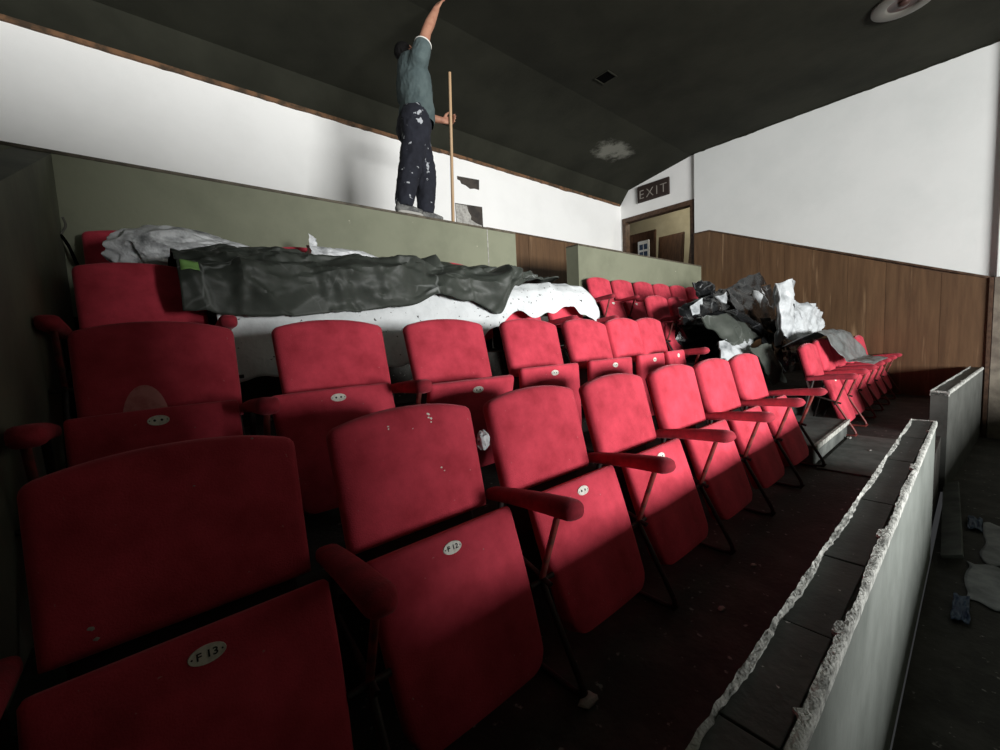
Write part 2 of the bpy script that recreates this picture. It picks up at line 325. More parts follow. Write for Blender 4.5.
# ---------------------------------------------------------------- parapets in front of the rows
def parapet(name, x0, x1, joints, seed):
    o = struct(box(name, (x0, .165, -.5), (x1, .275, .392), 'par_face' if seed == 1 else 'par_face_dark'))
    rnd = random.Random(seed)
    e = [x0]+[j for j in joints if x0 < j < x1]+[x1]
    for a, b in zip(e[:-1], e[1:]):
        box('top_board', (a+.003, .180, .392), (b-.003, .268, .400+rnd.uniform(-.002, .003)), 'par_top', o, .002)
    # thin scalloped rim on the seat side
    for a, b in zip(e[:-1], e[1:]):
        V = []; Fc = []; n = max(6, int((b-a)/.012))
        for i in range(n+1):
            t = i/n; x = a+(b-a)*t; bow = .012*math.sin(math.pi*t)
            y0 = .279-.004+.004*noise.noise(Vector((x*30, seed, 0))); wd_ = .0035+.005*abs(noise.noise(Vector((x*45, 3, seed))))+.003*math.sin(math.pi*t)
            h = .404+.006*noise.noise(Vector((x*40, 7, seed)))+.004*noise.noise(Vector((x*110, 7, seed)))
            yi = y0-wd_-bow*.5
            V += [(x, y0+.004, .37), (x, y0, h+.006), (x, yi, h+.001), (x, yi-.003, .39)]
        for i in range(n):
            for k in range(3): q = i*4+k; Fc.append((q, q+1, q+5, q+4))
        mesh('plaster_rim', V, Fc, 'plaster', o, True, 35)
    # broken plaster lip on the outer side
    V = []; Fc = []; n = int((x1-x0)/.010)
    for i in range(n+1):
        x = x0+(x1-x0)*i/n
        wv = .011+.006*fb((x*3, seed, 2))+.004*noise.noise(Vector((x*28, seed, 4)))
        if noise.noise(Vector((x*7, seed, 9))) > .35: wv += .012
        h = .4045+.0015*noise.noise(Vector((x*50, seed, 1)))
        V += [(x, .158, .378+.006*noise.noise(Vector((x*14, 5, seed)))), (x, .1575, h-.005), (x, .160, h-.002), (x, .165, h+.001), (x, .161+wv*.7, h+.0015), (x, .163+wv, h+.0035-.004*abs(noise.noise(Vector((x*60, 2, seed))))), (x, .165+wv, .388)]
    for i in range(n):
        for k in range(6): q = i*7+k; Fc.append((q, q+1, q+8, q+7))
    mesh('plaster_lip', V, Fc, 'plaster', o, True, 30)
    box('end_lip', (x1-.012 if seed == 1 else x0, .16, .36), (x1+.004 if seed == 1 else x0+.012, .282, .408), 'plaster', o, .004)
    return o
parapet('wall_parapet', XL, 3.72, [.30, .68, 1.02, 1.40, 1.95, 2.6, 3.15], 1)
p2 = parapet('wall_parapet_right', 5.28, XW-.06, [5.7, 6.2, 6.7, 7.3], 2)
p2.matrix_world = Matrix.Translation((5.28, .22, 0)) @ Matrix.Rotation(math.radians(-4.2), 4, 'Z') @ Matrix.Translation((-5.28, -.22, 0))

# ---------------------------------------------------------------- cinema seats
WB = .472
def cl(i, n, k=.75):          # grid parameter 0..1, denser at the two ends
    t = i/n; return t*(1-k)+k*(.5-.5*math.cos(math.pi*t))
BP0 = Vector((0, -.044, .50)); BP1 = Vector((0, .04, .82))
def back_geo():
    nx, nz = 26, 22; V = []; Fc = []
    d = (BP1-BP0); L_ = d.length; d.normalize(); nrm = Vector((0, -d.z, d.y))   # towards the front
    for side in (0, 1):
        for j in range(nz+1):
            for i in range(nx+1):
                u = -1+2*cl(i, nx, .85); v = cl(j, nz, .8)
                w_ = (WB-.014*(1-v))/2
                top = L_+.036*(1-abs(u)**2.2)
                x = w_*u; s = top*v
                ex = max(0, (abs(x)-(w_-.022))/.022); ez = max(0, (s-(top-.022))/.022); r = math.hypot(ex, ez)
                if ex > 0 and ez > 0 and r > 1: x = math.copysign(w_-.022+.022*ex/r, x); s = top-.022+.022*ez/r
                e = min(1, max(ex, ez, r if ex > 0 and ez > 0 else 0)); eb = max(0, (.018-s)/.018)
                fall = math.sqrt(max(0, 1-e*e))*math.sqrt(max(0, 1-.8*eb*eb))
                if side == 0: t = .012+.028*fall+.010*(1-u*u)*(1-(2*v-1)**2)
                else: t = -.020*fall
                V.append(BP0+d*s+nrm*t+Vector((x, 0, 0)))
    n1 = (nx+1)*(nz+1)
    for sd in (0, 1):
        for j in range(nz):
            for i in range(nx):
                a = sd*n1+j*(nx+1)+i; Fc.append((a, a+1, a+nx+2, a+nx+1))
    ring = [i for i in range(nx+1)]+[j*(nx+1)+nx for j in range(1, nz+1)]+[nz*(nx+1)+i for i in range(nx-1, -1, -1)]+[j*(nx+1) for j in range(nz-1, 0, -1)]
    for k in range(len(ring)):
        a, b = ring[k], ring[(k+1) % len(ring)]; Fc.append((a, b, b+n1, a+n1))
    return V, Fc
def squab_geo():
    """tipped-up seat in hinge-local coordinates: origin at the hinge, face leaning like in the photograph"""
    nx, nz = 22, 22; V = []; Fc = []
    lo = Vector((0, -.345, .115)); hi = Vector((0, -.183, .535)); d = hi-lo; L_ = d.length; d.normalize(); nrm = Vector((0, -d.z, d.y))
    for side in (0, 1):
        for j in range(nz+1):
            for i in range(nx+1):
                u = -1+2*cl(i, nx, .8); v = cl(j, nz, .8)
                w_ = (.468-.05*(1-v)**2)/2
                cx = max(0, abs(u)-.7)/.3; s = L_*v
                if v < .12: s += (1-v/.12)*(1-math.sqrt(max(0, 1-cx*cx)))*.05
                c2 = max(0, abs(u)-.95)/.05
                if v > .96: s -= (v-.96)/.04*(1-math.sqrt(max(0, 1-c2*c2)))*.010
                eu = max(0, (abs(u)-.93)/.07); ev = max(0, (v-.965)/.035); eb = max(0, (.08-v)/.08)
                f = (math.sqrt(max(0, 1-eu**2)))*(math.sqrt(max(0, 1-ev**2)))*(1-.5*eb*eb)
                if side == 0: t = -.012+.012*f+.008*(1-u*u)
                else: t = -.030-.012*f-.030*(1-v)*(1-.3*u*u)
                V.append(lo+d*s+nrm*t+Vector((w_*u, 0, 0)))
    n1 = (nx+1)*(nz+1)
    for sd in (0, 1):
        for j in range(nz):
            for i in range(nx):
                a = sd*n1+j*(nx+1)+i; Fc.append((a, a+1, a+nx+2, a+nx+1))
    ring = [i for i in range(nx+1)]+[j*(nx+1)+nx for j in range(1, nz+1)]+[nz*(nx+1)+i for i in range(nx-1, -1, -1)]+[j*(nx+1) for j in range(nz-1, 0, -1)]
    for k in range(len(ring)):
        a, b = ring[k], ring[(k+1) % len(ring)]; Fc.append((a, b, b+n1, a+n1))
    return V, Fc, lo, d, nrm
def arm_geo():
    V = []; Fc = []; n = 30; seg = 16
    for i in range(n+1):
        t = i/n; y = -.02-.40*t; zc = .522+.040*t+.006*math.sin(t*math.pi)
        hw = .029+.007*t; hh = .020+.010*t
        k = 1.0
        if t > .88: k = math.sqrt(max(.02, 1-((t-.88)/.12)**2))
        if t < .06: k = math.sqrt(max(.05, 1-((.06-t)/.06)**2))
        for q in range(seg):
            a = 2*math.pi*q/seg; ca, sa = math.cos(a), math.sin(a)
            V.append((hw*k*math.copysign(abs(ca)**.6, ca), y, zc+hh*k*math.copysign(abs(sa)**.7, sa)))
    for i in range(n):
        for q in range(seg):
            Fc.append((i*seg+q, i*seg+(q+1) % seg, (i+1)*seg+(q+1) % seg, (i+1)*seg+q))
    Fc.append(tuple(range(seg))); Fc.append(tuple(n*seg+q for q in range(seg)))
    return V, Fc
def proto_mesh(name, V, Fc, mats, sharp=50):
    o = mesh(name, V, Fc, mats, None, True, sharp); me = o.data; bpy.data.objects.remove(o); return me
ME = {}
ME['back'] = proto_mesh('backrest', *back_geo(), 'velvet', 60)
v_, f_, SLO, SD, SN = squab_geo(); ME['squab'] = proto_mesh('seat_squab', v_, f_, 'velvet', 55)
ME['arm'] = proto_mesh('armrest', *arm_geo(), 'velvet_dark', 70)
ME['post'] = proto_mesh('arm_post', *tube_geo(rounded_path([(0, -.345, .555), (0, -.262, .305)]), .010, 8), 'tube')
V, Fc = tube_geo(rounded_path([(0, -.262, .305), (0, -.415, .035), (0, -.40, .013), (0, -.20, .013)], .03), .010, 8)
ME['leg'] = proto_mesh('front_leg', V, Fc, 'tube_dark')
ME['leg_red'] = proto_mesh('front_leg_red', V, Fc, 'tube')
V, Fc = tube_geo([(0, -.09, .53), (0, -.04, .30), (0, .03, .0)], .011, 8); tube_geo([(0, -.30, .305), (0, -.08, .37)], .009, 8, V, Fc); tube_geo([(-.05, -.262, .303), (.05, -.262, .303)], .009, 8, V, Fc)
ME['rear'] = proto_mesh('standard', V, Fc, 'tube_dark')
V, Fc = tube_geo([(0, -.33, .545), (0, -.20, .30), (0, -.10, .42), (0, -.05, .53)], .008, 8)
bm = bmesh.new(); bm_box(bm, (-.20, -.075, .34), (.20, -.058, .80), .01)
for v in bm.verts: v.co.y += .13*(v.co.z-.40)/.46+.024
o = from_bm('back_shell', bm, 'shell'); ME['shell'] = o.data; bpy.data.objects.remove(o)
PLATES = {}
def plate_mesh(text):
    if text in PLATES: return PLATES[text]
    bm = bmesh.new(); n = 24
    ring = [bm.verts.new((.029*math.cos(2*math.pi*i/n), .0155*math.sin(2*math.pi*i/n), .0025)) for i in range(n)]
    ring2 = [bm.verts.new((v.co.x*1.04, v.co.y*1.06, 0)) for v in ring]
    bm.faces.new(ring)
    for i in range(n): bm.faces.new((ring2[i], ring2[(i+1) % n], ring[(i+1) % n], ring[i]))
    for sx in (-.0235, .0235):
        r = bmesh.ops.create_circle(bm, cap_ends=True, radius=.0018, segments=8, matrix=Matrix.Translation((sx, 0, .003)))
        for f in {f for v in r['verts'] for f in v.link_faces}: f.material_index = 1
    if text:
        cu = bpy.data.curves.new('txt', 'FONT'); cu.body = text; cu.size = .0175; cu.align_x = 'CENTER'; cu.align_y = 'CENTER'; cu.offset = .0004
        to = bpy.data.objects.new('txt', cu); C.objects.link(to)
        tm = to.to_mesh(); k0 = len(bm.verts); vs = [bm.verts.new((v.co.x*1.15, v.co.y, .0032)) for v in tm.vertices]
        for p in tm.polygons:
            try: f = bm.faces.new([vs[i] for i in p.vertices]); f.material_index = 1
            except ValueError: pass
        to.to_mesh_clear(); bpy.data.objects.remove(to); bpy.data.curves.remove(cu)
    else:
        for sx in (-.010, .009):
            r = bmesh.ops.create_circle(bm, cap_ends=True, radius=.0042, segments=6, matrix=Matrix.Translation((sx, 0, .003)))
            for f in {f for v in r['verts'] for f in v.link_faces}: f.material_index = 1
    me = bpy.data.meshes.new('number_plate'); bm.to_mesh(me); bm.free(); me.materials.append(M['plate']); me.materials.append(M['ink'])
    PLATES[text] = me; return me
PM = Matrix((Vector((1, 0, 0)), SD, SN)).transposed().to_4x4()
rs = random.Random(3)
def seat(x, row, label, group, sp=.55, left=False, right=True, plate='', tilt=0, lean=0, roll=0, dzb=0, red_leg=False, y=None, wx=1, dxb=0, dzs=0):
    yy = YF+DY*row if y is None else y
    t = empty('cinema_seat', (x, yy, DZ*row)); tag(t, label, 'seat', group)
    def part(name, key, loc=(0, 0, 0), rot=(0, 0, 0), parent=t):
        o = bpy.data.objects.new(name, ME[key]); C.objects.link(o); o.parent = parent; o.location = loc; o.rotation_euler = rot; return o
    lean += rs.uniform(-.018, .018)
    # the backrest turns about its foot (y -.1, z .4)
    def pivot(o, c, ax, ay=0, az=0):
        c = Vector(c); R = (Matrix.Rotation(az, 3, 'Z') @ Matrix.Rotation(ay, 3, 'Y') @ Matrix.Rotation(ax, 3, 'X')); o.rotation_euler = R.to_euler(); o.location = c-R @ c
    b = part('backrest', 'back'); pivot(b, (0, -.1, .4), -lean, roll); b.location.z += dzb; b.location.x += dxb; b.scale.x = wx
    s = part('back_shell', 'shell'); pivot(s, (0, -.1, .4), -lean, roll); s.location.z += dzb; s.location.x += dxb; s.scale.x = wx
    q = part('seat_squab', 'squab'); pivot(q, (0, -.22, .25), tilt+rs.uniform(-.02, .02), rs.uniform(-.008, .008)); q.scale.x = wx*min(1, sp/.552); q.location.z += dzs
    if plate is not None:
        p = bpy.data.objects.new('number_plate', plate_mesh(plate)); C.objects.link(p); p.parent = q
        pc = SLO+SD*.407+SN*.0085; mm = PM.copy(); mm.translation = pc+Vector((rs.uniform(-.012, .012), 0, 0)); p.matrix_local = mm
    for sx, on in ((-sp/2, left), (sp/2, right)):
        if not on:
            if sx > 0: part('front_leg', 'leg', (sx, 0, 0)); part('standard', 'rear', (sx, 0, 0))
            continue
        az = rs.uniform(-.03, .03)
        part('armrest', 'arm', (sx, 0, 0), (0, 0, az)); part('arm_post', 'post', (sx, 0, 0)); part('front_leg', 'leg_red' if red_leg else 'leg', (sx, 0, 0)); part('standard', 'rear', (sx, 0, 0))
    return t
ORD = ['first', 'second', 'third', 'fourth', 'fifth', 'sixth', 'seventh', 'eighth']
gF = 'red tip-up seats, left block'; gR = 'red tip-up seats, right block'
for i in range(7):
    seat(.035+.552*i+(.012*max(0, i-3)), 0, ('nearest red velvet tip-up seat, its plate reading F 13, front row by left wall' if i == 0 else f'red velvet tip-up seat, {ORD[i]} from the left wall, front row of left block'),
         gF, left=(i == 0), plate=('F 13' if i == 0 else 'F 12' if i == 1 else ''))
GA = [-.24, .285, .85, 1.45, 2.05, 2.62, 3.08, 3.46]; GB = [.045, .635, 1.235, 1.855, 2.43, 2.90, 3.29]; GW = [.95, 1, 1.04, 1.02, 1, .90, .86]
for i in range(7):
    cx = (GA[i]+GA[i+1])/2
    seat(cx, 1, f'red velvet tip-up seat, {ORD[i]} from the left wall, second row of left block', gF, sp=GA[i+1]-GA[i], left=(i == 0), right=(i in (0, 1, 6)),
         tilt={2: .55, 3: .28, 4: .30, 5: .30, 6: .22}.get(i, 0), lean={4: .05}.get(i, 0), roll={3: .05, 4: .06}.get(i, 0), wx=GW[i], dxb=GB[i]-cx, dzs=.04)
seat(.03, 2, 'dark red seat in the left corner, partly under the green sheet', gF, left=True, plate=None)
seat(2.44, 2, 'red seat top poking out below the white sheet, third row of left block', gF, plate=None, dzb=.0)
seat(3.03, 2, 'red seat top at aisle end, third row, under the white sheet', gF, plate=None)
seat(.03, 3, 'dark red seat back in the far left corner behind crumpled silver plastic', gF, plate=None)
seat(.99, 3, 'red seat top peeking out beside the silver plastic roll', gF, plate=None)
seat(2.29, 3, 'red seat top just behind the dark sheet, second from aisle, back row of left block', gF, plate=None, left=False)
seat(2.86, 3, 'red seat top against the olive wall, aisle end of back row, left block', gF, plate=None)
for i in range(6):
    seat(5.09+.52*i, 0, f'red velvet tip-up seat, {ORD[i]} from the aisle, front row of right block', gR, sp=.52, left=(i == 0), red_leg=True, plate=None if i else '', dzb=.03 if i in (1, 2) else 0)
for i in range(2):
    seat(4.78+.55*i, 2, f'red velvet tip-up seat, {ORD[i]} from the aisle, third row of right block beside black plastic', gR, left=(i == 0))
for i in range(6):
    seat(4.64+.548*i, 3, f'red velvet tip-up seat, {ORD[i]} from the aisle, back row of right block', gR, left=(i == 0), red_leg=True)

# ---------------------------------------------------------------- plastic sheets
def interp(tab, x):
    if x <= tab[0][0]: return tab[0][1]
    for (a, b), (c, d) in zip(tab[:-1], tab[1:]):
        if x <= c: t = (x-a)/(c-a); t = t*t*(3-2*t); return b+(d-b)*t
    return tab[-1][1]
def poly_at(pts, t):
    ls = [0]
    for a, b in zip(pts[:-1], pts[1:]): ls.append(ls[-1]+math.dist(a, b))
    q = t*ls[-1]
    for i in range(len(pts)-1):
        if q <= ls[i+1] or i == len(pts)-2:
            k = (q-ls[i])/max(1e-6, ls[i+1]-ls[i]); return tuple(pts[i][j]+(pts[i+1][j]-pts[i][j])*k for j in range(len(pts[0])))
def crease(p, sc, seed=0):
    p = Vector(p)*sc+Vector((seed*3.1, seed*1.7, seed))
    return (1-abs(noise.noise(p))*2.2)*.6+(1-abs(noise.noise(p*2.3+Vector((5, 1, 2))))*2.2)*.3+noise.noise(p*5)*.12
class Folds:
    def __init__(self, seed, n, sx, sy, w=(.03, .12)):
        r = random.Random(seed); self.L = []
        for _ in range(n):
            a = r.gauss(0, .55) if r.random() < .6 else r.uniform(0, math.pi); c = (r.uniform(0, sx), r.uniform(0, sy))
            self.L.append((c, a, r.uniform(*w), r.uniform(.15, .7), r.choice((1, 1, 1, -.7))*r.uniform(.4, 1)))
    def __call__(self, x, y):
        h = 0
        for c, a, w_, ln, am in self.L:
            dx, dy = x-c[0], y-c[1]; t = dx*math.cos(a)+dy*math.sin(a); d = abs(-dx*math.sin(a)+dy*math.cos(a)+.03*math.sin(t*6+c[0]*9))
            if d < w_ and abs(t) < ln: h += am*(1-d/w_)*(1-(t/ln)**2)*w_/.1
        return h
def grid_sheet(name, P, nu, nv, mats, thick=.004, parent=None, fm=None, sharp=40):
    V = [P(i/nu, j/nv) for j in range(nv+1) for i in range(nu+1)]
    Fc = [(j*(nu+1)+i, j*(nu+1)+i+1, (j+1)*(nu+1)+i+1, (j+1)*(nu+1)+i) for j in range(nv) for i in range(nu)]
    o = mesh(name, V, Fc, mats, parent, True, sharp, fm)
    md = o.modifiers.new('thickness', 'SOLIDIFY'); md.thickness = thick; md.offset = 0
    return o
def base_bump(x, q): return .018*crease((x*1.3, q, 0), 1.6, 1)
WLOW = [(.3, .90), (1.7, .92), (2.0, 1.12), (2.25, 1.26), (2.42, 1.19), (2.62, 1.25), (2.9, 1.30), (3.05, 1.23), (3.35, 1.17)]
FW = Folds(5, 45, 3.1, .8); FG = Folds(9, 110, 3.1, 1.1); FGb = Folds(12, 40, 3.1, 1.1, (.10, .25)); FGc = Folds(21, 170, 3.1, 1.1, (.018, .05))
def Pwhite(u, v):
    x = .28+3.05*u
    zl = interp(WLOW, x)+.02*noise.noise(Vector((x*8, 1, 1)))
    pr = [(2.95, 1.49), (2.62, 1.515), (2.50, 1.495), (2.435, 1.43), (2.405, 1.36), (2.39, min(1.3, max(zl+.01, 1.2))), (2.385, zl)]
    if zl > 1.3: pr = pr[:4]+[(2.41, max(zl, 1.3)-.0)]
    y, z = poly_at(pr, v)
    end = max(0, (x-3.18)/.15); z -= .06*end*end
    b = base_bump(x, v)+.022*FW(x, v*.8)
    return (x+.01*noise.noise(Vector((v*9, x, 3))), y-b*.8, z+b*.8)
tag(grid_sheet('dust_sheet', Pwhite, 200, 60, 'white_poly'), 'white speckled plastic dust sheet hanging over the third row of seats', 'plastic sheet')
GBACK = [(.14, 1.535), (.3, 1.57), (.5, 1.66), (.7, 1.70), (1.05, 1.71), (1.65, 1.735), (2.09, 1.76), (2.5, 1.735), (2.8, 1.69), (3.2, 1.63)]
GEND = [(.14, .97), (.4, 1.0), (.83, .97), (1.27, .95), (1.5, .88), (1.75, .90), (2.02, .98), (2.2, .80), (2.5, .68), (2.9, .56), (3.15, .35)]
def Pgreen(u, v):
    x = .13+3.0*u
    zb = interp(GBACK, x)+.03*noise.noise(Vector((x*3.1, 4, 2)))+.018*noise.noise(Vector((x*8, 4, 2)))
    pr = [(3.20, zb), (3.0, zb-.06), (2.78, min(zb, 1.555)), (2.62, 1.54), (2.50, 1.51), (2.415, 1.44), (2.375, 1.34), (2.36, 1.20)]
    y, z = poly_at(pr, v*interp(GEND, x))
    b = base_bump(x, v)+.022+max(-.02, .042*FG(x, v*1.1)+.034*FGb(x, v*1.1)+.055*FGc(x, v*1.1))
    if v < .45: b *= .35+.65*max(0, v-.2)/.25
    sl = .06*(1-v)*max(0, 1-u*12)
    return (x+.02*v*max(0, 1-u*10), y-b, z+b*.5-sl)
gs = tag(grid_sheet('plastic_sheet', Pgreen, 260, 90, 'green_poly', sharp=30), 'dark green plastic sheet spread over the back rows of the left block', 'plastic sheet')
tp = grid_sheet('tape_strip', lambda u, v: (Pgreen(.004+u*.024, .79+v*.05)[0], Pgreen(.004+u*.024, .79+v*.05)[1]-.006, Pgreen(.004+u*.024, .79+v*.05)[2]+.004), 4, 4, 'tape', .002)
tag(tp, 'small bright green tape strip on the corner of the dark sheet', 'tape')
def crumple(name, c, rad, mats, amp, sc, seed, sub=5, shape=None, parent=None, sharp=24):
    bm = bmesh.new(); bmesh.ops.create_icosphere(bm, subdivisions=sub, radius=1)
    for v in bm.verts:
        n = v.co.normalized(); k = 1+amp*crease(n, sc, seed)+amp*.8*noise.noise(n*1.3+Vector((seed, 2, 1)))+amp*.35*(abs(noise.noise(n*sc*2.6+Vector((1, seed, 7))))-.2)
        p = Vector((n.x*rad[0], n.y*rad[1], n.z*rad[2]))*k
        if shape: p = shape(p, n)
        v.co = p+Vector(c)
    return from_bm(name, bm, mats, parent, True, sharp)
def shp(p, n):
    t = (p.x+.38)/.76; p.z *= 1.12-.55*t; 
    if p.z < -.09: p.z = -.09+(p.z+.09)*.25
    return p
tag(crumple('plastic_bundle', (.285, 2.96, 1.615), (.345, .17, .145), 'silver_poly', .17, 1.7, 5, 6, shp), 'crumpled heap of silvery white plastic at the left end of the dark sheet', 'plastic bundle')
V = []; Fc = []; n = 40; sg = 22
for i in range(n+1):
    t = i/n; c = Vector((.94+.50*t, 3.10-.03*t, 1.735-.01*math.sin(t*6)-.035*t)); r = .032+.02*math.sin(math.pi*t)-.012*t
    for k in range(sg):
        a = 2*math.pi*k/sg; rr_ = r*(1+.5*crease((t*5, math.cos(a), math.sin(a)), 1.5, 9)*.5)
        V.append(c+Vector((.02*noise.noise(Vector((a, t*4, 0))), rr_*math.cos(a)*1.4, rr_*math.sin(a))))
for i in range(n):
    for k in range(sg): Fc.append((i*sg+k, i*sg+(k+1) % sg, (i+1)*sg+(k+1) % sg, (i+1)*sg+k))
Fc += [tuple(range(sg)), tuple(n*sg+k for k in range(sg))]
b0 = len(V)
for i in range(6):
    for k in range(6):
        a, b = i/5, k/5; V.append((.945+.05*a+.012*noise.noise(Vector((a*3, b*3, 1))), 3.08+.02*noise.noise(Vector((a*3, b*2, 5))), 1.74+.11*b-.03*a*b))
Fc += [(b0+i*6+k, b0+i*6+k+1, b0+(i+1)*6+k+1, b0+(i+1)*6+k) for i in range(5) for k in range(5)]
tag(mesh('plastic_roll', V, Fc, 'silver_poly', None, True, 30), 'shiny silver roll of plastic with one upright corner on the dark sheet', 'plastic roll')

# black polythene heap on the right block
def patch_geo(quad, n, amp, seed, V, Fc, fm, mi, sag=0, thick=.012):
    A, B, Cc, D = [Vector(q) for q in quad]
    nr = (B-A).cross(D-A).normalized()
    if nr.y > 0: nr = -nr
    b0 = len(V)
    for side in (0, 1):
        for j in range(n+1):
            for i in range(n+1):
                u, v = i/n, j/n; p = (A*(1-u)+B*u)*(1-v)+(D*(1-u)+Cc*u)*v
                w_ = amp*crease(p, 2.6, seed)+amp*.9*abs(noise.noise(p*4.5+Vector((seed, 0, 1))))+sag*math.sin(math.pi*u)*math.sin(math.pi*v)+.25*amp*crease(p, 9, seed+2)
                e = Vector((0, 0, .03*noise.noise(p*7))) if v in (0, 1) or u in (0, 1) else Vector()
                V.append(p+nr*(w_-side*thick)+e)
    n1 = (n+1)*(n+1)
    for side in (0, 1):
        for j in range(n):
            for i in range(n):
                a = b0+side*n1+j*(n+1)+i; Fc.append((a, a+1, a+n+2, a+n+1)); fm.append(mi)
    ring = [i for i in range(n+1)]+[j*(n+1)+n for j in range(1, n+1)]+[n*(n+1)+i for i in range(n-1, -1, -1)]+[j*(n+1) for j in range(n-1, 0, -1)]
    for k in range(len(ring)):
        a, b = b0+ring[k], b0+ring[(k+1) % len(ring)]; Fc.append((a, b, b+n1, a+n1)); fm.append(mi)
V = []; Fc = []; fm = []
PQ = [  # corners top-left, top-right, bottom-right, bottom-left; material slot 0 black, 1 grey, 2 white
 ([(5.70, 2.27, 1.53), (6.95, 2.15, 1.88), (7.08, 2.10, 1.70), (5.45, 2.10, 1.46)], .03, 1, 0, 0),
 ([(5.42, 2.07, 1.50), (6.95, 2.05, 1.64), (7.0, 1.90, .86), (5.35, 1.92, 1.20)], .035, 2, 0, .05),
 ([(4.40, 2.16, 1.27), (5.25, 2.06, 1.46), (5.32, 1.98, 1.26), (4.25, 2.02, 1.10)], .035, 3, 0, .04),
 ([(4.28, 1.86, 1.17), (4.95, 1.86, 1.22), (5.95, 1.80, .91), (4.65, 1.72, .80)], .035, 4, 1, .05),
 ([(4.45, 1.78, .90), (5.30, 1.74, .88), (4.90, 1.66, .66), (4.30, 1.70, .74)], .03, 5, 2, .03),
 ([(4.72, 1.80, 1.24), (5.0, 1.78, 1.24), (6.62, 1.66, .72), (6.10, 1.64, .78)], .025, 6, 0, .05),
 ([(4.98, 2.32, 1.56), (5.30, 2.34, 1.62), (5.75, 2.28, 1.48), (5.10, 2.24, 1.40)], .05, 7, 0, .08),
 ([(4.68, 1.55, .84), (5.22, 1.52, .86), (5.55, 1.46, .40), (5.20, 1.48, .42)], .02, 8, 1, .02),
 ([(4.5, 2.07, 1.30), (4.75, 2.05, 1.40), (4.6, 2.0, 1.17), (4.45, 2.02, 1.14)], .02, 9, 2, .01),
 ([(6.0, 2.30, 1.5), (7.1, 2.6, 1.6), (7.3, 2.8, 1.0), (6.6, 2.5, 1.0)], .04, 10, 0, .05),
]
PQ += [([(5.7, 1.78, 1.15), (7.0, 1.76, 1.05), (7.0, 1.70, .50), (5.7, 1.70, .50)], .04, 14, 0, .02), ([(5.98, 1.97, 1.50), (6.22, 1.97, 1.53), (6.26, 1.95, 1.30), (6.02, 1.95, 1.27)], .03, 11, 2, .01),
 ([(4.95, 1.98, 1.40), (5.22, 1.97, 1.45), (5.12, 1.94, 1.33), (5.0, 1.95, 1.34)], .02, 12, 2, .01),
 ([(5.4, 1.72, .92), (6.3, 1.70, .84), (6.2, 1.66, .45), (5.5, 1.66, .45)], .05, 13, 0, .03)]
for q, amp, sd, mi, sg_ in PQ: patch_geo(q, 26, amp*1.5, sd, V, Fc, fm, mi, sg_)
bm = bmesh.new(); bmesh.ops.create_icosphere(bm, subdivisions=4, radius=1); b0 = len(V)
bm.verts.ensure_lookup_table()
for v in bm.verts:
    n = v.co.normalized(); k = 1+.18*crease(n, 2.0, 11)
    V.append(Vector((5.95+1.15*n.x*k, 2.30+.28*n.y*k, 1.08+.42*n.z*k+.10*n.x)))
for f in bm.faces: Fc.append(tuple(b0+v.index for v in f.verts)); fm.append(0)
bm.free()
hp = mesh('polythene_heap', V, Fc, ['black_poly', 'green_poly', 'white_crump'], None, True, 28, fm)
tag(hp, 'tangled heap of black plastic sheeting piled on the right block seats', 'plastic heap')
V = []; Fc = []; fm = []
WQ = [([(5.26, 1.50, 1.50), (5.58, 1.44, 1.57), (5.62, 1.42, .86), (5.40, 1.48, .94)], .03, 21, .03),
      ([(5.58, 1.44, 1.57), (5.92, 1.52, 1.52), (5.90, 1.50, .92), (5.62, 1.42, .84)], .03, 22, -.02),
      ([(5.86, 1.52, 1.34), (6.45, 1.44, 1.30), (6.40, 1.40, .84), (5.76, 1.46, .80)], .04, 23, .04),
      ([(6.45, 1.44, 1.30), (7.25, 1.50, 1.17), (6.85, 1.44, .93), (6.40, 1.40, .86)], .04, 24, -.04),
      ([(5.5, 1.58, 1.52), (6.2, 1.60, 1.36), (7.1, 1.58, 1.10), (5.6, 1.6, .80)], .03, 25, -.05)]
for q, amp, sd, sg_ in WQ: patch_geo(q, 28, amp*1.7, sd, V, Fc, fm, 0, sg_, .010)
tag(mesh('white_plastic_sheet', V, Fc, 'white_crump', None, True, 24), 'crumpled white plastic sheet standing up beside the black heap', 'plastic sheet')
FD = Folds(31, 30, 1.6, .9)
def Pdrape(u, v):
    x = 5.40+1.20*u
    pr = [(1.45, .80), (1.25, .90), (1.15, .935), (1.05, .90), (.98, .76), (.91, .62), (.78, .61), (.70, .60)]
    y, z = poly_at(pr, v); b = .016*crease((x*1.5, v*2, 3), 1.6, 6)+.035*FD(x-5.4, v*.9)
    k = max(0, v-.55)/.45
    return (x+.25*k*(1-u), y-b*.6, z+b*.8+.012)
tag(grid_sheet('clear_plastic_sheet', Pdrape, 50, 40, 'grey_poly', .003), 'grey translucent plastic draped over the front row seats of the right block', 'plastic sheet')

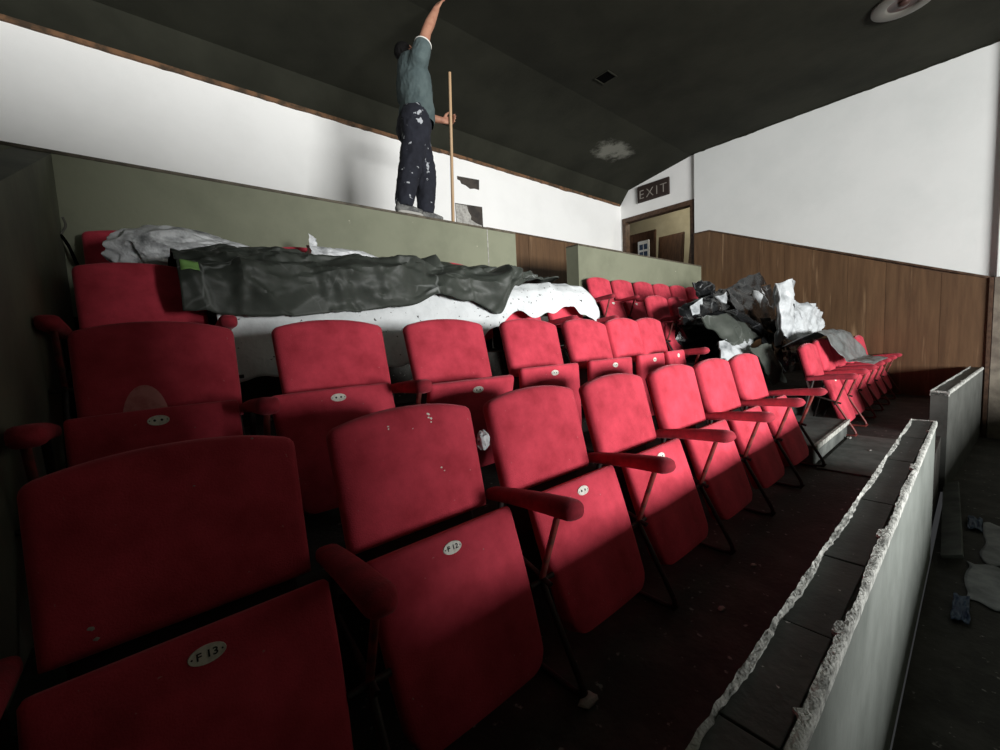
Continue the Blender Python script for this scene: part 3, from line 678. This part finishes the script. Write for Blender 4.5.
# ---------------------------------------------------------------- the man on the balustrade
def capsule(V, Fc, pts, rad, seg=14, sq=None):
    """tapered tube with rounded ends; rad entries may be (side, front) pairs"""
    pts = [Vector(p) for p in pts]; P2 = []; R2 = []
    rad = [r if isinstance(r, (list, tuple)) else (r, r) for r in rad]
    t0 = (pts[1]-pts[0]).normalized(); t1 = (pts[-1]-pts[-2]).normalized()
    for k in (.98, .8, .45): P2.append(pts[0]-t0*min(rad[0])*k); R2.append([q*math.sqrt(1-k*k) for q in rad[0]])
    for i, p in enumerate(pts):
        P2.append(p); R2.append(rad[i])
        if i < len(pts)-1:
            for s_ in (.25, .5, .75): P2.append(p.lerp(pts[i+1], s_)); R2.append([rad[i][q]+(rad[i+1][q]-rad[i][q])*s_ for q in (0, 1)])
    for k in (.45, .8, .98): P2.append(pts[-1]+t1*min(rad[-1])*k); R2.append([q*math.sqrt(1-k*k) for q in rad[-1]])
    b0 = len(V); n = len(P2)
    for i, p in enumerate(P2):
        t = (P2[min(i+1, n-1)]-P2[max(i-1, 0)]).normalized()
        side = Vector((0, 1, 0)); side = (side-t*side.dot(t))
        if side.length < .2: side = Vector((1, 0, 0))-t*t.x
        side.normalize(); fr = t.cross(side)
        for k in range(seg):
            a = 2*math.pi*k/seg; V.append(p+side*math.cos(a)*R2[i][0]+fr*math.sin(a)*R2[i][1])
    for i in range(n-1):
        for k in range(seg): Fc.append((b0+i*seg+k, b0+i*seg+(k+1) % seg, b0+(i+1)*seg+(k+1) % seg, b0+(i+1)*seg+k))
    Fc.append(tuple(b0+k for k in range(seg))); Fc.append(tuple(b0+(n-1)*seg+k for k in range(seg)))
def fuse(name, V, Fc, m, vox, parent, wr=0, wsc=14, smooth=3, cut=None):
    o = mesh(name+'_tmp', V, Fc, m); md = o.modifiers.new('r', 'REMESH'); md.mode = 'VOXEL'; md.voxel_size = vox
    s_ = o.modifiers.new('s', 'SMOOTH'); s_.iterations = smooth; s_.factor = .5
    me = bpy.data.meshes.new_from_object(o.evaluated_get(bpy.context.evaluated_depsgraph_get())); bpy.data.objects.remove(o)
    bm = bmesh.new(); bm.from_mesh(me)
    if wr:
        bm.normal_update()
        for v in bm.verts: v.co += v.normal*wr*crease(Vector((v.co.x, v.co.y, v.co.z*.7)), wsc, 3)
    if cut:
        for co, no in cut:
            bmesh.ops.bisect_plane(bm, geom=bm.verts[:]+bm.edges[:]+bm.faces[:], plane_co=co, plane_no=no, clear_outer=True)
    bm.to_mesh(me); bm.free(); me.name = name
    for p in me.polygons: p.use_smooth = True
    me.materials.clear(); return link(name, me, m, parent)
MAN = empty('person', (2.1, YG+.1, ZG)); tag(MAN, 'man in grey t-shirt and paint-splashed trousers, one arm raised, holding a pole', 'person')
MAN.location = (0, 0, 0)
sk = dict(pel=(2.13, 3.55, 3.12), ab=(2.15, 3.55, 3.30), ch=(2.14, 3.55, 3.50), nb=(2.13, 3.56, 3.65), nk=(2.14, 3.61, 3.70),
          rs=(2.13, 3.39, 3.61), re=(2.225, 3.40, 3.88), rw=(2.37, 3.43, 4.155), ls=(2.15, 3.71, 3.58), le=(2.17, 3.76, 3.31), lw=(2.463, 3.567, 3.245),
          rh=(2.09, 3.47, 3.06), rk=(2.02, 3.47, 2.70), ra=(1.925, 3.49, 2.35), lh=(2.20, 3.63, 3.06), lk=(2.25, 3.60, 2.71), la=(2.20, 3.57, 2.35))
V = []; Fc = []
capsule(V, Fc, [sk['pel'], sk['ab'], sk['ch'], sk['nb']], [(.155, .115), (.140, .10), (.165, .115), (.10, .08)])
capsule(V, Fc, [sk['nb'], sk['nk']], [.058, .055])
# head tilted back, looking up at the ceiling
hc = Vector((2.165, 3.66, 3.785)); RH = Matrix.Rotation(math.radians(-32), 3, 'Y')
def H(x, y, z): return hc+RH @ Vector((x, y, z))
capsule(V, Fc, [H(-.012, 0, .03), H(.0, 0, .0), H(.02, 0, -.055)], [(.073, .088), (.074, .090), (.054, .066)], 18)
capsule(V, Fc, [H(.055, 0, -.05), H(.07, 0, -.085)], [(.036, .03), (.026, .024)])            # jaw and chin
capsule(V, Fc, [H(.088, 0, .02), H(.112, 0, -.018)], [.010, .015])                            # nose
capsule(V, Fc, [H(.085, -.018, -.052), H(.085, .018, -.052)], [.009, .009])                   # mouth
for sy in (-1, 1):
    capsule(V, Fc, [H(-.005, sy*.076, .022), H(-.008, sy*.078, -.02)], [(.008, .020), (.008, .014)])   # ears
    capsule(V, Fc, [H(.080, sy*.034-.008, .030), H(.080, sy*.034+.008, .030)], [.010, .010])      # brows and eyes
for a, b, c in (('rs', 're', 'rw'), ('ls', 'le', 'lw')):
    capsule(V, Fc, [sk[a], Vector(sk[a]).lerp(Vector(sk[b]), .5), sk[b]], [.062, .056, .046]); capsule(V, Fc, [sk[b], Vector(sk[b]).lerp(Vector(sk[c]), .35), sk[c]], [.046, .048, .030])
capsule(V, Fc, [sk['nb'], sk['rs']], [.07, .062]); capsule(V, Fc, [sk['nb'], sk['ls']], [.07, .062])
for h, k, a in (('rh', 'rk', 'ra'), ('lh', 'lk', 'la')):
    capsule(V, Fc, [sk['pel'], sk[h]], [.10, .095]); capsule(V, Fc, [sk[h], sk[k]], [.088, .058]); capsule(V, Fc, [sk[k], Vector(sk[k]).lerp(Vector(sk[a]), .35), sk[a]], [.056, .056, .036])
    A = Vector(sk[a]); capsule(V, Fc, [A, A+Vector((.0, 0, -.05)), A+Vector((.15, -.01, -.075))], [.036, (.034, .036), (.032, .022)])
def hand(wr_, d, side, palm_n, curl, spread=.02):
    """palm and five fingers: d pointing direction, side towards the thumb, palm_n palm normal"""
    wr_, d, side, pn = Vector(wr_), Vector(d).normalized(), Vector(side).normalized(), Vector(palm_n).normalized()
    pc = wr_+d*.045; V_ = []
    capsule(V, Fc, [wr_-d*.01, wr_+d*.03], [.024, .022])
    for k, s_ in enumerate((-.030, -.010, .010, .030)): capsule(V, Fc, [wr_+d*.012+side*s_*.6, wr_+d*.085+side*s_], [.014, .0115], 10)
    for k, (s_, L_) in enumerate(((-.032, .062), (-.011, .078), (.011, .084), (.032, .074))):
        p = wr_+d*.086+side*s_; dd_ = d.copy(); pts = [p]
        for j, fr_ in enumerate((.42, .33, .25)):
            ang = curl[j]; ax = dd_.cross(pn).normalized(); dd_ = (Matrix.Rotation(ang, 3, ax) @ dd_); p = p+dd_*L_*fr_; pts.append(p.copy())
        capsule(V, Fc, pts, [.0098, .0092, .0086, .0076], 10)
    p = wr_+d*.022+side*.026; q = p+(side*.75+d*.5+pn*.2).normalized()*.038; r_ = q+(side*.25+d*.75+pn*(.2+curl[0]*.5)).normalized()*.032; t_ = r_+(d*.8-side*.1+pn*(.2+curl[0]*.6)).normalized()*.026
    capsule(V, Fc, [p, q, r_, t_], [.015, .0125, .0105, .0088], 10)
hand(sk['rw'], (.48, .12, .86), (-.3, .94, 0), (.75, .2, -.5), (.15, .2, .15))                 # raised hand feeling the ceiling
hand(sk['lw'], (.93, -.32, .12), (0, .1, 1), (-.35, -.93, 0), (.75, 1.0, .8))                    # other hand closed round the pole
body = fuse('body', V, Fc, 'skin', .0062, MAN, smooth=2)
# hair
V = []; Fc = []
capsule(V, Fc, [H(-.028, 0, .038), H(-.022, 0, .01)], [(.079, .088), (.078, .084)], 18); capsule(V, Fc, [H(-.05, 0, -.02), H(-.062, 0, -.055)], [(.06, .04), (.045, .025)])
fuse('hair', V, Fc, 'hair', .008, MAN, .006, 40, 1, [(H(.048, 0, .02), RH @ Vector((1, 0, -.55)))])
# t-shirt
V = []; Fc = []
capsule(V, Fc, [(2.165, 3.55, 3.17), (2.165, 3.55, 3.32), (2.15, 3.55, 3.50), (2.12, 3.55, 3.63)], [(.175, .165), (.165, .145), (.185, .145), (.125, .105)], 20)
e1 = Vector(sk['rs']).lerp(Vector(sk['re']), .42); e2 = Vector(sk['ls']).lerp(Vector(sk['le']), .55)
capsule(V, Fc, [sk['ch'], sk['rs'], e1], [.11, .082, .074]); capsule(V, Fc, [sk['ch'], sk['ls'], e2], [.11, .080, .078]); capsule(V, Fc, [sk['nb'], sk['rs']], [.08, .076]); capsule(V, Fc, [sk['nb'], sk['ls']], [.08, .076])
dR = (Vector(sk['re'])-Vector(sk['rs'])).normalized(); dL = (Vector(sk['le'])-Vector(sk['ls'])).normalized()
ts = fuse('t_shirt', V, Fc, 'shirt', .0085, MAN, .011, 11, 3, [((2.2, 3.55, 3.115), (-.10, 0, -1)), (e1+dR*.03, dR)])
V = []; Fc = []
c0 = e1+dR*.028; s1 = dR.orthogonal().normalized(); s2 = dR.cross(s1)
tube_geo([c0+(s1*math.cos(2*math.pi*k/24)+s2*math.sin(2*math.pi*k/24))*.074 for k in range(25)], .006, 6, V, Fc)
mesh('sleeve_trim', V, Fc, 'trim', ts, True)
# trousers
V = []; Fc = []
capsule(V, Fc, [(2.12, 3.55, 3.05), (2.14, 3.55, 3.19)], [(.185, .150), (.168, .135)], 20)
for h, k, a in (('rh', 'rk', 'ra'), ('lh', 'lk', 'la')):
    A = Vector(sk[a])+Vector((.008, 0, .0)); capsule(V, Fc, [Vector(sk[h])+Vector((0, 0, .05)), Vector(sk[h])+Vector((0, 0, -.1)), sk[k], Vector(sk[k]).lerp(A, .5), A+Vector((0, 0, -.01))], [(.120, .130), (.114, .126), (.095, .102), (.088, .094), (.072, .078)], 18)
fuse('trousers', V, Fc, 'jeans', .009, MAN, .012, 10, 3, [((2.1, 3.5, 2.305), (0, 0, -1)), ((2.1, 3.55, 3.235), (0, 0, 1))])
for a in ('ra', 'la'):
    A = Vector(sk[a]); V = []; Fc = []; z0 = ZG+.030
    capsule(V, Fc, [(A.x-.03, A.y, z0+.045), (A.x-.015, A.y, z0+.06)], [(.042, .046), (.04, .046)])
    capsule(V, Fc, [(A.x-.045, A.y, z0+.012), (A.x+.06, A.y-.004, z0+.022), (A.x+.165, A.y-.012, z0+.008)], [(.040, .042), (.044, .040), (.042, .026)], 16)
    sh = fuse('shoe', V, Fc, 'shoe', .0065, MAN, 0, 10, 2, [((0, 0, ZG+.012), (0, 0, -1))])
    V = []; Fc = []; n = 20
    for z in (ZG+.001, ZG+.022):
        for k in range(n):
            t = 2*math.pi*k/n; cx, cy = A.x+.062+.132*math.copysign(abs(math.cos(t))**.7, math.cos(t)), A.y-.004+.046*math.copysign(abs(math.sin(t))**.8, math.sin(t)); V.append((cx, cy, z))
    Fc = [tuple(range(n))[::-1], tuple(range(n, 2*n))]+[(k, (k+1) % n, n+(k+1) % n, n+k) for k in range(n)]
    mesh('sole', V, Fc, 'sole', sh)
    V = []; Fc = []
    for q in range(3):
        x = A.x+.045+.028*q; tube_geo([(x, A.y-.028, z0+.052-.006*q), (x+.006, A.y, z0+.064-.009*q), (x, A.y+.028, z0+.052-.006*q)], .003, 6, V, Fc)
    tube_geo([(A.x+.045, A.y-.02, z0+.062), (A.x+.07, A.y-.034, z0+.085), (A.x+.085, A.y-.03, z0+.07)], .0025, 6, V, Fc)
    mesh('laces', V, Fc, 'sole', sh, True)
pv = Vector((2.505, 3.545, ZG)); pt_ = Vector((2.535, 3.50, 3.69))
tag(tube('wooden_pole', [pv.lerp(pt_, k/8) for k in range(9)], [.017-.003*k/8 for k in range(9)], 'stick', None, 10), 'long pale wooden pole standing on the olive wall in the man\'s hand', 'pole')

# ---------------------------------------------------------------- ceiling fittings, sign, lobby things
dl = empty('ceiling_light', (6.24, .63, ZC)); tag(dl, 'round recessed ceiling light with a grey ring near the top right', 'ceiling light')
def ring_mesh(name, prof, m, parent, seg=36):
    V = []; Fc = []; n = len(prof)
    for r, z in prof:
        for k in range(seg): V.append((r*math.cos(2*math.pi*k/seg), r*math.sin(2*math.pi*k/seg), z))
    for i in range(n-1):
        for k in range(seg): Fc.append((i*seg+k, i*seg+(k+1) % seg, (i+1)*seg+(k+1) % seg, (i+1)*seg+k))
    return mesh(name, V, Fc, m, parent, True, 40)
ring_mesh('trim_ring', [(.255, .0), (.255, -.018), (.235, -.028), (.15, -.030), (.13, -.020), (.12, 0)], 'ring', dl)
ring_mesh('reflector', [(.135, -.016), (.11, -.010), (.075, -.006), (.03, -.004), (.002, -.003)], 'bulb', dl)
ring_mesh('lamp_bulb', [(.045, -.006), (.05, -.022), (.04, -.038), (.02, -.046), (.002, -.048)], 'bulb', dl)
vh = empty('ceiling_vent', (4.76, 3.22, ZC)); tag(vh, 'small square black opening cut in the dark ceiling', 'vent')
box('opening', (-.09, -.09, -.004), (.09, .09, .0), 'black', vh)
for a, b in (((-.105, -.105, -.010), (.105, -.09, 0)), ((-.105, .09, -.010), (.105, .105, 0)), ((-.105, -.09, -.010), (-.09, .09, 0)), ((.09, -.09, -.010), (.105, .09, 0))): box('frame', a, b, 'ceil', vh)
ex = empty('exit_sign', (XW+.05, 4.41, 3.72)); tag(ex, 'dark EXIT sign on the white wall above the doorway', 'sign')
box('sign_board', (-.05, -.345, 0), (0, .345, .335), 'exit', ex, .02)
cu = bpy.data.curves.new('t', 'FONT'); cu.body = 'EXIT'; cu.size = .25; cu.offset = -.004; cu.align_x = 'CENTER'; cu.space_character = 1.25; cu.extrude = .004
to = bpy.data.objects.new('t', cu); C.objects.link(to); tm = bpy.data.meshes.new_from_object(to.evaluated_get(bpy.context.evaluated_depsgraph_get())); bpy.data.objects.remove(to)
tm.name = 'lettering'; lt = link('lettering', tm, 'exit_txt', ex); lt.matrix_local = Matrix(((0, 0, -1, -.054), (-1, 0, 0, 0), (0, 1, 0, .065), (0, 0, 0, 1)))
# lobby
def leaning(name, x, y0, y1, z1, tilt, label, cat, m='brown'):
    t = empty(name, (x, (y0+y1)/2, 1.3)); t.rotation_euler = (0, math.radians(tilt), 0); tag(t, label, cat)
    h = z1-1.3; w_ = (y1-y0)/2; box('board', (-.02, -w_, 0), (.02, w_, h), m, t, .003)
    for a in (-w_+.03, w_-.11): box('rail', (-.032, a, .05), (-.02, a+.08, h-.05), m, t, .002)
    return t
leaning('door_panel', 9.15, 5.0, 5.72, 3.42, 3, 'tall brown door panel standing at the left inside the doorway', 'door panel')
leaning('leaning_board', 9.3, 4.45, 5.06, 3.28, 6, 'brown board leaning in the middle of the lobby beyond the doorway', 'board')
leaning('dark_board', 9.1, 4.02, 4.30, 3.02, 12, 'dark narrow board leaning at the right inside the doorway', 'board', 'woodtrim')
ns = empty('notice_board', (9.05, 5.2, 2.75)); tag(ns, 'white panel with dark squares just inside the doorway', 'panel')
box('panel', (-.015, -.14, -1.45), (.015, .14, .42), 'white', ns, .003)
for a, b in ((-.10, .05), (.01, .05), (-.10, .22), (.01, .22)): box('pane', (-.018, a, b), (-.014, a+.09, b+.12), 'blue', ns)
ll = empty('lobby_lamp', (9.4, 4.95, 3.80)); tag(ll, 'small white lamp hanging in the lobby beyond the doorway', 'lamp')
tube('cord', [(0, 0, .04), (0, 0, .40)], .005, 'plate', ll); ring_mesh('shade', [(.02, .06), (.045, .03), (.05, -.02), (.03, -.06), (.002, -.07)], 'plate', ll, 20)
pl_ = bpy.data.lights.new('lobby_light', 'POINT'); pl_.energy = 22; pl_.color = (1, .93, .75); pl_.shadow_soft_size = .12; po = bpy.data.objects.new('lobby_light', pl_); C.objects.link(po); po.location = (9.3, 4.6, 4.0)
wb = empty('small_wall_bracket', (XL, 3.36, 1.75)); tag(wb, 'small bent wire sticking out of the left wall in the corner', 'wire')
tube('wire', rounded_path([(0, 0, .0), (.03, -.01, .05), (.02, -.03, .09)], .02), .006, 'ring', wb); tube('cable', rounded_path([(0, 0, 0), (.025, .01, -.05), (.05, .02, -.16)], .03), .008, 'black', wb)

# ---------------------------------------------------------------- loose debris
def plank(name, c, size, rot, m, label, cat):
    o = box(name, [-q/2 for q in size], [q/2 for q in size], m, None, .003); o.location = c; o.rotation_euler = rot; return tag(o, label, cat)
plank('loose_plank', (4.55, .10, -.44), (1.7, .10, .022), (math.radians(-22), 0, math.radians(2)), 'tread', 'grey plank lying against the parapet end on the lower floor', 'plank')
def scrap(name, c, sx, sy, m, seed, label, cat, amp=.03, rz=0):
    o = grid_sheet(name, lambda u, v: (sx*(u-.5)*(1+.25*noise.noise(Vector((v*3, seed, 0)))), sy*(v-.5)*(1+.25*noise.noise(Vector((u*3, seed, 4)))), amp*max(0, .25+.75*crease((u*2, v*2, seed), 1.2, seed))), 16, 14, m, .003)
    o.location = c; o.rotation_euler = (0, 0, rz); return tag(o, label, cat)
scrap('debris_sheet', (4.25, -.16, -.498), .75, .20, 'paper', 1, 'flat grey sheet on the lower floor beyond the plank', 'sheet', .012)
scrap('debris_sheet', (3.55, -.10, -.498), .55, .22, 'paper', 2, 'dusty grey sheet on the lower floor nearest the parapet', 'sheet', .012)
scrap('blue_rag', (4.55, -.02, -.497), .28, .07, 'blue', 3, 'small blue plastic scrap on the lower floor, the farther one', 'scrap', .03)
scrap('blue_rag', (3.14, .02, -.497), .30, .06, 'blue', 4, 'small blue plastic scrap on the lower floor, the nearer one', 'scrap', .03)
rb = random.Random(11); k = 0
RUB = [(.87, .70, .028, 'largest pale chip on the dark floor under the front row'), (1.95, .62, .012, 'small pale chip on the dark floor before the fourth seat'), (1.55, .60, .014, 'small pale chip on the dark floor before the third seat'),
       (4.72, .74, .02, 'pale rubble chip on the aisle landing by the right block'), (4.35, .55, .012, 'tiny pale chip in the middle of the aisle landing')]
for x, y, r, lb in RUB:
    o = crumple('rubble_chip', (0, 0, r*.3), (r, r*.7, r*.35), 'rubble', .5, 1.5, rb.randint(1, 50), 2, None, None, 20); o.location = (x, y, .012 if x > 3.7 else 0); tag(o, lb, 'rubble', 'rubble chips on the floor')
o = crumple('paper_scrap', (.872, 1.13, .70), (.020, .018, .030), 'white_crump', .4, 2, 4, 3); tag(o, 'crumpled white paper stuck between second and third front row seats', 'paper')

# ---------------------------------------------------------------- marks on two of the backs
def back_point(x, v, off=.0):
    p0 = BP0; p1 = BP1; d = p1-p0; L_ = d.length; d.normalize(); nrm = Vector((0, -d.z, d.y)); u = x/(WB/2)
    return p0+d*(L_+.036*(1-abs(u)**2.2))*v+nrm*(.040+.010*(1-u*u)*(1-(2*v-1)**2)+off)+Vector((x, 0, 0))
def marks(seat_label, spots, m):
    t = [o for o in C.objects if o.get('label') == seat_label][0]; b = [c for c in t.children if c.name.startswith('backrest')][0]
    r = random.Random(4)
    for x, v, rad in spots:
        bm = bmesh.new(); c = bm.verts.new(back_point(x, v, .0022)); ring = [bm.verts.new(back_point(x+rad*math.cos(a)*r.uniform(.6, 1.2), v+rad*2*math.sin(a)*r.uniform(.6, 1.2), .0006)) for a in [2*math.pi*k/9 for k in range(9)]]
        for k in range(9): bm.faces.new((c, ring[k], ring[(k+1) % 9]))
        from_bm('paint_spot', bm, m, b, True)
marks('red velvet tip-up seat, second from the left wall, front row of left block', [(.062, .90, .006), (.068, .86, .005), (.060, .87, .004), (-.075, .86, .0035), (-.075, .84, .003), (.0, .80, .003), (.07, .44, .004), (.078, .41, .003), (.066, .83, .003)], 'plate')
marks('nearest red velvet tip-up seat, its plate reading F 13, front row by left wall', [(-.155, .14, .006), (-.15, .08, .005), (.14, .97, .003), (.02, .72, .0025)], 'rubble')
t = [o for o in C.objects if o.get('label') == 'red velvet tip-up seat, first from the left wall, second row of left block'][0]; b = [c for c in t.children if c.name.startswith('backrest')][0]
bm = bmesh.new(); c = bm.verts.new(back_point(-.06, .12, .0012)); rg = [bm.verts.new(back_point(-.06+.062*math.cos(a), .05+.32*math.sin(a), .0008)) for a in [math.pi*k/16 for k in range(17)]]
for k in range(16): bm.faces.new((c, rg[k], rg[k+1]))
from_bm('faded_stain', bm, 'faded', b, True)
